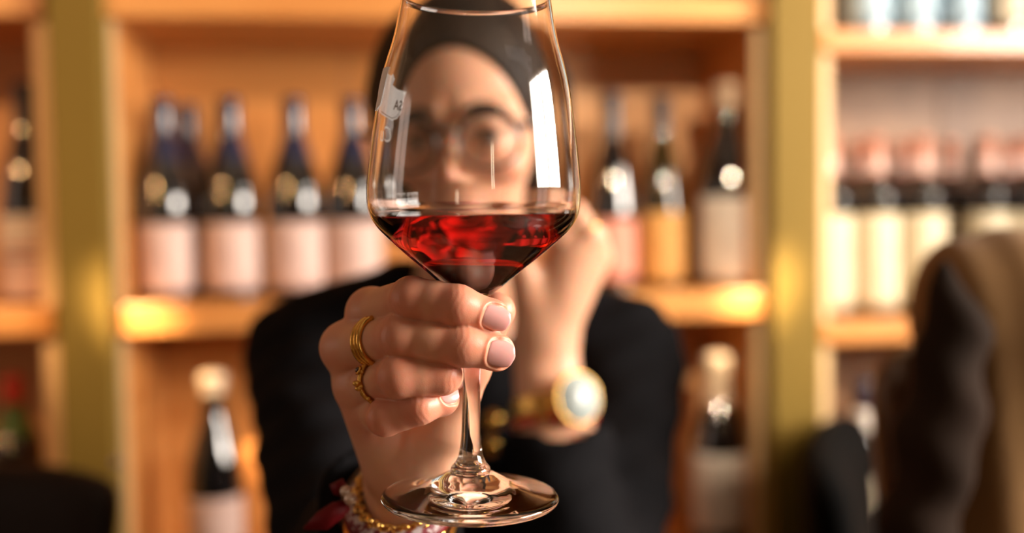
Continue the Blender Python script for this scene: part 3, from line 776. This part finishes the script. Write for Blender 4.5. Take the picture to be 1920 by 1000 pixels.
# her left hand, closed against her cheek (picture right)
LW = np.array(at(1020, 650, .845), np.float32); LE = np.array((.052, .765, .80), np.float32); LS = np.array((.105, .975, 1.01), np.float32)
lk = [P3(1058, 420, .840), P3(1088, 428, .838), P3(1112, 450, .842), P3(1122, 482, .850)]
lp = [P3(1018, 398, .822), P3(1050, 392, .818), P3(1078, 398, .822), P3(1092, 424, .832)]
lt = [P3(1000, 440, .826), P3(1022, 436, .822), P3(1046, 440, .826), P3(1060, 458, .836)]
def hand2(p):
    d = None
    for k, r in zip(lk, (.0125, .0125, .012, .011)):
        g_ = cone(p, k, LW + (k - LW) * .1, r, .017); d = g_ if d is None else smin(d, g_, .012)
    d = smin(d, cone(p, P3(1000, 600, .84), P3(985, 520, .835), .016, .013), .012)
    d = smin(d, cone(p, P3(985, 520, .835), P3(965, 470, .83), .011, .009), .005)
    fs = None
    for k, a_, b_ in zip(lk, lp, lt):
        g_ = smin(cone(p, k, a_, .0100, .0090), cone(p, a_, b_, .0090, .0078), .003); fs = g_ if fs is None else smin(fs, g_, .0015)
    d = smin(d, fs, .004)
    wd = LE - LW
    ux = V3((.007, .002, 0))
    fa = smin(cone(p, LW - ux, LW + wd * .4 - ux, .0190, .026), cone(p, LW + ux, LW + wd * .4 + ux, .0190, .026), .01)
    fa = smin(fa, cone(p, LW + wd * .4, LE, .032, .036), .02)
    return smin(d, fa, .014)

# head
HC = np.array((-.036, .895, 1.211), np.float32)      # between the ears, at eye height
yaw = math.radians(-8); tilt = math.radians(2.5)
HR = np.array((Matrix.Rotation(yaw, 3, 'Z') @ Matrix.Rotation(-tilt, 3, 'Y') @ Matrix.Rotation(math.radians(3), 3, 'X')), np.float32)
def hl(p): return (p - HC) @ HR            # world -> head frame (x: her left is +x in the picture right, -y: forward, z up)
def hw_(q): return HC + HR @ np.array(q, np.float32)
def head_l(q):
    d = ell(q, (0, .012, .035), (.0735, .092, .085))
    d = smin(d, ell(q, (0, -.020, .020), (.066, .068, .080)), .02)
    d = smin(d, ell(q, (0, -.022, -.045), (.050, .056, .060)), .02)      # jaw mass
    d = smin(d, ell(q, (0, -.052, -.090), (.020, .028, .022)), .025)     # chin
    for s in (-1, 1):
        d = smin(d, ell(q, (s * .036, -.054, -.022), (.024, .024, .020)), .015)   # cheekbone
        d = smin(d, cone(q, (s * .012, -.083, .020), (s * .045, -.068, .020), .008, .008), .010)   # brow
        d = smax(d, -ball(q, (s * .031, -.100, .002), .0165), .010)      # socket
        d = smin(d, ball(q, (s * .031, -.0722, .000), .0131), .003)      # lids
        d = smax(d, -ell(q, (s * .031, -.087, -.0028), (.0110, .0080, .0020)), .001)
        d = smin(d, cone(q, (s * .077, .002, .012), (s * .074, .000, -.018), .010, .007), .006)    # ear
    d = smin(d, cone(q, (0, -.084, .008), (0, -.101, -.030), .0055, .0072), .008)      # nose
    for s in (-1, 1):
        d = smin(d, ball(q, (s * .0095, -.092, -.035), .0062), .005)
        d = smax(d, -ball(q, (s * .006, -.102, -.0435), .0028), .002)
    d = smin(d, ell(q, (0, -.081, -.060), (.021, .011, .005)), .007)     # lips
    d = smin(d, ell(q, (0, -.080, -.069), (.018, .011, .0055)), .005)
    d = smax(d, -ell(q, (0, -.096, -.0645), (.024, .008, .0013)), .002)
    return d
NK0 = hw_((0, .030, -.06)); NK1 = np.array((-.045, .985, 1.03), np.float32)
def upper(p):
    d = head_l(hl(p))
    d = smin(d, cone(p, NK0, NK1, .047, .055), .02)
    d = smin(d, ell(p, (-.045, .985, .92), (.145, .085, .13)), .05)
    d = smin(d, cone(p, (-.05, .99, .90), (-.05, 1.0, .60), .11, .13), .05)
    d = smin(d, cone(p, SH, EL, .043, .035), .03)
    d = smin(d, cone(p, LS, LE, .043, .035), .03)
    d = smin(d, cone(p, WR + (EL - WR) * .25, EL, .027, .036), .02)
    d = smin(d, cone(p, LW + (LE - LW) * .35, LE, .028, .036), .02)
    return d
FL = [np.array(j) for f in FING for j in f[1:]] + [np.array(f[0]) for f in FING] + [Th[3], Th[2]]
def flush(P):
    a = np.zeros((len(P), 4)); a[:, 3] = 1
    for j in FL:
        a[:, 0] = np.maximum(a[:, 0], .75 * np.exp(-((np.linalg.norm(P - j, axis=1) - .006) / .007).clip(0) ** 2))
    q = hl(P)
    for c, r in (((.04, -.07, -.03), .02), ((-.04, -.07, -.03), .02), ((0, -.11, -.03), .012)):
        a[:, 0] = np.maximum(a[:, 0], .5 * np.exp(-(np.linalg.norm(q - np.array(c), axis=1) / r) ** 2))
    lip = np.exp(-(np.abs((q[:, 0]) / .024) ** 4 + np.abs((q[:, 2] + .0645) / .010) ** 4)) * (q[:, 1] < -.07)
    a[:, 1] = lip * .7
    return a
woman = empty('person', (-.045, .98, 0))
tag(woman, 'dark-haired woman in a black jacket and spectacles raising the wine glass, cheek on her fist', 'person')
lo1 = np.min([*I, *Md, *Rg, *Pk, *Th, WR], 0) - .020; hi1 = np.max([*I, *Md, *Rg, *Pk, *Th, WR], 0) + .022
lo1[2] -= .012; hi1[1] += .02
parts = [nets(hand_f, lo1, hi1, .00062)]
# wrist and forearm beyond the fine box, cropped by the sleeve
fo_lo = np.minimum(WR, EL) - .05; fo_hi = np.maximum(WR, EL) + .05
def fore2(p):
    wd = EL - WR; return np.maximum(hand(p), .0 - ((p - (WR + wd * .05)) @ (wd / np.linalg.norm(wd))))
parts.append(nets(fore2, fo_lo, fo_hi, .0026))
lo2 = np.min([*lk, *lp, *lt, LW, LE], 0) - .045; hi2 = np.max([*lk, *lp, *lt, LW, LE], 0) + .045
parts.append(nets(hand2, lo2, hi2, .0021))
parts.append(nets(upper, (-.30, .66, .50), (.22, 1.16, 1.36), .0034))
body = obj('body', to_mesh('body', parts, flush), M_skin, woman)

# nails
def nail_mesh(nf, name='fingernail'):
    c, t, o, s, r, ln = nf; bm = bmesh.new(); N = 14; grid = []
    for layer in (0, 1):
        g_ = []
        for i in range(N + 1):
            row = []
            u = (i / N * 2 - 1)
            wmax = (1 - abs(u) ** 2.6) ** (1 / 2.6) if abs(u) < 1 else 0
            wmax = max(wmax, .10)
            for j in range(N + 1):
                v = (j / N * 2 - 1) * wmax
                y = v * r * .78
                an = y / r * 1.02
                h_ = (r - .0000) * math.cos(an) - (.0007 if layer else -.0001)
                x = u * ln * .5
                h_ -= .0006 * max(0, u) ** 2 + .0004 * max(0, -u) ** 3
                row.append(bm.verts.new(Vector(c + t * x + s * (r * math.sin(an)) + o * h_)))
            g_.append(row)
        grid.append(g_)
    for L, g_ in enumerate(grid):
        for i in range(N):
            for j in range(N):
                f = (g_[i][j], g_[i + 1][j], g_[i + 1][j + 1], g_[i][j + 1]); bm.faces.new(f if L == 0 else f[::-1])
    A, B = grid
    for i in range(N):
        for e, fl in ((0, 0), (N, 1)):
            f = (A[i][e], A[i + 1][e], B[i + 1][e], B[i][e]); bm.faces.new(f if fl else f[::-1])
            f = (A[e][i], A[e][i + 1], B[e][i + 1], B[e][i]); bm.faces.new(f[::-1] if fl else f)
    bmesh.ops.recalc_face_normals(bm, faces=bm.faces[:])
    return bm
for nf in NAILS: obj('fingernail', nail_mesh(nf), M_nail, woman)

# rings on the middle and ring finger
def torus(bm, c, n, R, r, seg=56, sc=(1, 1), wob=0.0, wn=0, squash=None):
    Fm = frame(n); pts = []
    for k in range(seg):
        a_ = 2 * PI * k / seg
        rr = R * (1 + wob * math.sin(wn * a_))
        pts.append(Vector(c) + Fm @ Vector((rr * math.cos(a_) * sc[0], rr * math.sin(a_) * sc[1], 0)))
    tube(bm, pts, r, 10, True, squash)
fd = seg_dir(Md[0], Md[1])
base = Md[0] + (Md[1] - Md[0]) * .60
rg = empty('stacked_ring', base); rg.parent = woman; rg.matrix_local = Matrix.Translation(Vector(base) - woman.location)
for k, (off, rr, th_) in enumerate(((-.0033, .01035, .0011), (-.0012, .01025, .00095), (.0010, .0101, .0012))):
    tl = Vector(fd) + Vector((0.10, 0, .06)) * (k - 1) * .5
    bm = bmesh.new(); torus(bm, Vector(base) + Vector(fd) * off, tl, rr, th_); obj('gold_band', bm, M_gold, rg)
fd2 = seg_dir(Rg[0], Rg[1]); b2_ = Rg[0] + (Rg[1] - Rg[0]) * .58
bm = bmesh.new(); R2 = .0098
torus(bm, b2_, fd2, R2, .0010, 72, (1, 1), .012, 9)
Fm = frame(fd2)
for k in range(40):
    a_ = 2 * PI * k / 40
    sphere(bm, Vector(b2_) + Fm @ Vector((R2 * math.cos(a_), R2 * math.sin(a_), .0009 * math.sin(a_ * 10))), .00105, 8)
tw = obj('twisted_gold_ring', bm, M_gold_rough, woman)
# garnet and leaf ornament on the viewer's side of the knuckle
od = np.array(camdir(b2_)) + np.array((-.75, 0, .55)); od = od - fd2 * (od @ fd2); od /= np.linalg.norm(od)
gp = b2_ + od * .0112
bm = bmesh.new(); torus(bm, gp, od, .0016, .0005, 20); sphere(bm, b2_ + (od + np.cross(od, fd2) * -.55) * .0098, .0018, 10, (1, .8, .7)); sphere(bm, b2_ + (od + np.cross(od, fd2) * .5) * .0100, .0014, 10)
sphere(bm, b2_ + (od + np.cross(od, fd2) * -.85) * .0082, .0016, 10, (1, .8, .7))
obj('ring_setting', bm, M_gold_rough, tw)
bm = bmesh.new(); sphere(bm, gp, .0014, 16); obj('garnet', bm, M_garnet, tw)

# bracelets round the right wrist
wd_ = Vector(EL - WR).normalized()
def loop(px, py, a_, b_, tz=0.0, fz=-.36):
    """oval round the wrist: half widths a_ sideways, b_ fore and aft, front edge hanging lower"""
    c = Vector(at(px, py, .487)); ex = Vector((1, 0, tz)).normalized() * a_; ey = Vector((.10, -1, fz)).normalized() * b_
    return lambda t: c + ex * math.cos(t) + ey * math.sin(t), c, ex.cross(ey).normalized()
def loop_tube(fn, r, seg=90, wob=0.0, wn=1):
    bm = bmesh.new(); c = fn(0) * .5 + fn(PI) * .5
    tube(bm, [c + (fn(2 * PI * k / seg) - c) * (1 + wob * math.sin(wn * 2 * PI * k / seg)) for k in range(seg)], r, 10, True); return bm
fn, c, n = loop(757, 918, .0225, .0295, .10, -.40)
bc = empty('gold_chain_bracelet', c); bc.parent = woman; bc.matrix_local = Matrix.Translation(c - woman.location)
bm = bmesh.new()
for k in range(48):
    t0_ = 2 * PI * k / 48; q = fn(t0_); tt = (fn(t0_ + .05) - q).normalized(); sd_ = n if k % 2 else tt.cross(n)
    torus(bm, q, sd_, .0023, .0006, 12)
obj('chain_link', bm, M_gold, bc)
fn, c, n = loop(752, 936, .0232, .030, .12, -.36); obj('floral_bracelet', loop_tube(fn, .0036), M_floral, woman)
fn, c, n = loop(750, 950, .0240, .031, .12, -.36); rb = obj('ribbon_bracelet', loop_tube(fn, .0030), M_ribbon, woman)
fn, c, n = loop(748, 968, .0240, .033, .14, -.34); obj('gold_bangle', loop_tube(fn, .0017, 120, .01, 24), M_gold, woman)
fn, c, n = loop(752, 974, .0262, .0345, .10, -.40); obj('gold_bangle', loop_tube(fn, .0012), M_gold, woman)
# ribbon tails + pearls on the outer left
kn = Vector(at(655, 931, .470))
def ribbon(pts, w0):
    bm = bmesh.new(); rows = []
    for i, (p_, wv) in enumerate(pts):
        p_ = Vector(p_); wv = Vector(wv); th_ = Vector((0, .0004, 0)); rows.append([bm.verts.new(q) for q in (p_ + wv - th_, p_ - wv - th_, p_ - wv + th_, p_ + wv + th_)])
    for A, B in zip(rows, rows[1:]):
        for k in range(4): bm.faces.new((A[k], A[(k + 1) % 4], B[(k + 1) % 4], B[k]))
    bm.faces.new(rows[0][::-1]); bm.faces.new(rows[-1]); bmesh.ops.recalc_face_normals(bm, faces=bm.faces[:]); return bm
A = at
t1 = [(A(655, 948, .468), A(653, 936, .468) - A(655, 945, .468)), (A(632, 958, .464), A(624, 942, .464) - A(632, 958, .464)), (A(604, 978, .462), A(594, 962, .464) - A(604, 978, .462)), (A(570, 992, .462), A(568, 990, .464) - A(570, 992, .462))]
obj('ribbon_tail', ribbon(t1, .006), M_ribbon, rb)
t2 = [(A(652, 926, .470), A(656, 920, .47) - A(652, 926, .47)), (A(636, 916, .468), A(646, 904, .468) - A(636, 916, .468)), (A(630, 904, .470), A(642, 898, .47) - A(630, 904, .47))]
obj('ribbon_tail', ribbon(t2, .006), M_ribbon, rb)
for q, r in (((657, 936, .464), .0030), ((648, 922, .466), .0027)):
    bm = bmesh.new(); sphere(bm, at(*q), r, 20); obj('pearl', bm, M_pearl, rb)
bm = bmesh.new(); sphere(bm, at(821, 884, .468), .0010, 12); obj('steel_bead', bm, M_chrome, rb)

# watch and bracelet on the left forearm
wl = Vector(LE - LW).normalized(); wc = Vector(LW) + wl * .050
wt = empty('wristwatch', wc); wt.parent = woman; wt.matrix_local = Matrix.Translation(wc - woman.location)
bm = bmesh.new()
for k in range(40):
    a_ = 2 * PI * k / 40; Fm = frame(wl)
    q = wc + Fm @ Vector((.031 * math.cos(a_), .0275 * math.sin(a_), 0)); rr = Fm @ Matrix.Rotation(a_, 3, 'Z')
    box(bm, q, (.0025, .0042, .016), rr, .0006)
obj('strap', bm, M_gold, wt)
dn = Vector((.50, -.85, .12)).normalized(); dc = wc + (dn - wl * dn.dot(wl)).normalized() * .0375; dn = (dn - wl * dn.dot(wl) * .6).normalized()
Fm = frame(dn)
bm = bmesh.new(); lathe(bm, [(0, -.005), (.0195, -.005), (.0205, -.003), (.0205, .002), (.0200, .0033), (.0192, .0033), (.0190, .0025), (0, .0025)], 40)
for v in bm.verts: v.co = dc + Fm @ v.co
obj('case', bm, M_gold, wt)
bm = bmesh.new(); lathe(bm, [(0, .0027), (.0189, .0027), (.0189, .0033), (0, .0036)], 40)
for v in bm.verts: v.co = dc + Fm @ v.co
dl = obj('dial', bm, M_dial, wt)
bm = bmesh.new()
for an, ln in ((.6, .009), (2.4, .012)):
    box(bm, dc + Fm @ Vector((math.cos(an) * ln / 2, math.sin(an) * ln / 2, .0039)), (ln, .0008, .0003), Fm @ Matrix.Rotation(an, 3, 'Z'))
obj('watch_hand', bm, M_black, dl)
bm = bmesh.new(); sphere(bm, dc + Fm @ Vector((-.004, -.0195, -.001)), .0022, 12); obj('crown', bm, M_gold, wt)
rbd = empty('red_bead_bracelet', wc + wl * .014); rbd.parent = woman; rbd.matrix_local = Matrix.Translation(wc + wl * .014 - woman.location)
for k in range(26):
    a_ = 2 * PI * k / 26; bm = bmesh.new(); sphere(bm, wc + wl * .012 + frame(wl) @ Vector((.0325 * math.cos(a_), .0295 * math.sin(a_), 0)), .0034, 10); obj('bead', bm, M_redbead if k % 4 != 1 else M_gold, rbd)
bm = bmesh.new(); fdl = (lp[1] - lk[1]); torus(bm, (lk[2] + lp[2]) / 2, lp[2] - lk[2], .0108, .0014, 30); obj('gold_ring', bm, M_gold, woman)

# eyes, brows
for s in (-1, 1):
    bm = bmesh.new(); sphere(bm, hw_((s * .031, -.0728, .0)), .0118, 20); e = obj('eye', bm, M_eye, woman)
    bm = bmesh.new(); sphere(bm, hw_((s * .031, -.0815, -.001)), .0048, 16); obj('iris', bm, M_iris, e)
    bm = bmesh.new(); tube(bm, [hw_((s * x, y, z)) for x, y, z in ((.013, -.0925, .0195), (.024, -.0905, .0235), (.036, -.0845, .0235), (.048, -.0750, .0165))], [.0022, .0031, .0026, .0012], 8); obj('eyebrow', bm, M_hair, woman)
    bm = bmesh.new(); tube(bm, [hw_((s * x, y, z)) for x, y, z in ((.020, -.0835, .001), (.026, -.0862, .0042), (.033, -.0868, .0048), (.041, -.0835, .0015))], .0009, 6); obj('eyelashes', bm, M_hair, woman)
# hair: shell over the skull, pulled back, with a low bun
def hair(p):
    q = hl(p)
    d = ell(q, (0, .012, .040), (.084, .101, .091))
    d = smin(d, ell(q, (0, .055, -.010), (.080, .070, .075)), .03)
    for s in (-1, 1):
        d = smin(d, cone(q, (s * .068, .010, .040), (s * .070, .035, -.075), .018, .016), .02)
    d = smin(d, cone(q, (0, .085, -.05), (0, .080, -.16), .050, .030), .03)
    face = ell(q, (0, -.090, -.020), (.0690, .086, .0900))
    d = smax(d, -face, .006)
    low = ell(q, (0, -.06, -.13), (.085, .075, .09))
    return smax(d, -low, .01)
obj('hair', to_mesh('hair', [nets(hair, HC - V3((.12, .14, .12)), HC + V3((.12, .20, .16)), .0030)]), M_hair, woman)
# spectacles
sp_ = empty('spectacles', hw_((0, -.1, 0))); sp_.parent = woman; sp_.matrix_local = Matrix.Translation(Vector(hw_((0, -.1, 0))) - woman.location)
for s in (-1, 1):
    pts = []; 
    for k in range(48):
        a_ = 2 * PI * k / 48; x = .0250 * math.cos(a_); z = .0215 * math.sin(a_)
        pts.append((x, z))
    bm = bmesh.new(); tube(bm, [hw_((s * .0345 + x, -.1025 + abs(s * .0345 + x) ** 2 * 4.2, -.004 + z)) for x, z in pts], [.0016 + .0019 * max(0, z / .0215) for x, z in pts], 8, True)
    rim = obj('rim', bm, M_black, sp_)
    bm = bmesh.new(); cv = []
    ce = bm.verts.new(hw_((s * .0345, -.0985, -.004)))
    for x, z in pts: cv.append(bm.verts.new(hw_((s * .0345 + x * .98, -.1025 + abs(s * .0345 + x) ** 2 * 4.2, -.004 + z * .98))))
    for k in range(48): bm.faces.new((ce, cv[k], cv[(k + 1) % 48]))
    fs_ = bm.faces[:]; ex = bmesh.ops.extrude_face_region(bm, geom=fs_)
    off = Vector(HR @ np.array((0, .0012, 0), np.float32))
    for v in [x for x in ex['geom'] if isinstance(x, bmesh.types.BMVert)]: v.co += off
    bmesh.ops.recalc_face_normals(bm, faces=bm.faces[:]); obj('lens', bm, M_lens, rim)
    bm = bmesh.new(); tube(bm, [hw_((s * .0590, -.088, .006)), hw_((s * .072, -.078, .008)), hw_((s * .0805, -.03, .010)), hw_((s * .084, .012, .012)), hw_((s * .080, .030, -.006))], [.0030, .0026, .0019, .0019, .0022], 8); obj('temple', bm, M_black, sp_)
bm = bmesh.new(); tube(bm, [hw_((-.0105, -.1030, .003)), hw_((0, -.1060, .006)), hw_((.0105, -.1030, .003))], .0015, 8); obj('bridge', bm, M_black, sp_)

# jacket
def jacket(p):
    d = ell(p, (-.045, .99, .925), (.168, .105, .135))
    d = smin(d, cone(p, (-.05, .995, .90), (-.05, 1.0, .52), .130, .150), .05)
    d = smin(d, cone(p, (-.105, .985, 1.055), SH + V3((.015, 0, .005)), .050, .055), .03)
    d = smin(d, cone(p, (.015, .985, 1.04), LS + V3((-.01, 0, .005)), .050, .055), .03)
    ar = smin(cone(p, SH, EL, .056, .046), cone(p, EL, WR + (EL - WR) * .12, .045, .037), .02)
    al = smin(cone(p, LS, LE, .056, .050), cone(p, LE, LW + (LE - LW) * .26, .050, .043), .02)
    d = smin(d, ar, .02); d = smin(d, al, .02)
    # collar stand and lapels
    ring = NK1 + V3((0, .004, .035))
    col = cone(p, ring + V3((-.058, .01, .0)), ring + V3((-.05, .02, -.03)), .012, .016)
    col = smin(col, cone(p, ring + V3((.058, .01, .0)), ring + V3((.05, .02, -.03)), .012, .016), .01)
    col = smin(col, cone(p, ring + V3((-.045, .045, .005)), ring + V3((.045, .045, .005)), .014, .014), .03)
    d = smin(d, col, .02)
    # open neck
    d = smax(d, -cone(p, (-.045, .90, 1.09), (-.045, .865, .97), .045, .008), .012)
    d = smax(d, -cone(p, NK0, (-.045, .975, 1.02), .050, .052), .006)
    # cuffs end cleanly
    for W, E, t in ((WR, EL, .15), (LW, LE, .31)):
        wd = (E - W); L = np.linalg.norm(wd); wn = wd / L; c = W + wd * t
        inside = cone(p, W, W + wd * (t + .01), .029, .029)
        near_ = cone(p, W - wn * .03, c - wn * .034, .05, .05)
        d = smax(d, -near_, .003); d = smax(d, -inside, .003)
    # folds
    q = p
    w1 = .0035 * np.sin(q[:, 0] * 60 + q[:, 2] * 85 + 2 * np.sin(q[:, 1] * 30)) + .0022 * np.sin(q[:, 2] * 150 - q[:, 0] * 90 + q[:, 1] * 60)
    return (d + w1 * .5) * .85
jk = obj('jacket', to_mesh('jacket', [nets(jacket, (-.34, .46, .42), (.26, 1.2, 1.14), .0045)]), M_jacket, woman)
bm = bmesh.new(); sphere(bm, at(925, 790, .872), .0065, 16, (1, .5, 1)); torus(bm, at(925, 790, .868), (0, -1, 0), .0075, .0012, 24); obj('gold_button', bm, M_gold, jk)
bm = bmesh.new(); sphere(bm, at(920, 838, .866), .0055, 16, (1, .5, 1)); torus(bm, at(920, 838, .862), (0, -1, 0), .0065, .0012, 24); obj('gold_button', bm, M_gold, jk)
def pants(p):
    d = None
    for s in (-1, 1):
        hip = V3((XB + s * .085, 1.02, .56)); kn_ = V3((XB + s * .15, .66, .53)); an_ = V3((XB + s * .185, .72, .07)); toe = V3((XB + s * .20, .62, .035))
        g_ = smin(cone(p, hip, kn_, .085, .060), cone(p, kn_, an_, .058, .038), .02); g_ = smin(g_, cone(p, an_ + V3((0, .02, -.03)), toe, .038, .030), .02)
        d = g_ if d is None else smin(d, g_, .02)
    return d
obj('trousers', to_mesh('trousers', [nets(pants, (XB - .28, .52, -.01), (XB + .28, 1.14, .68), .012)]), M_jacket, woman)
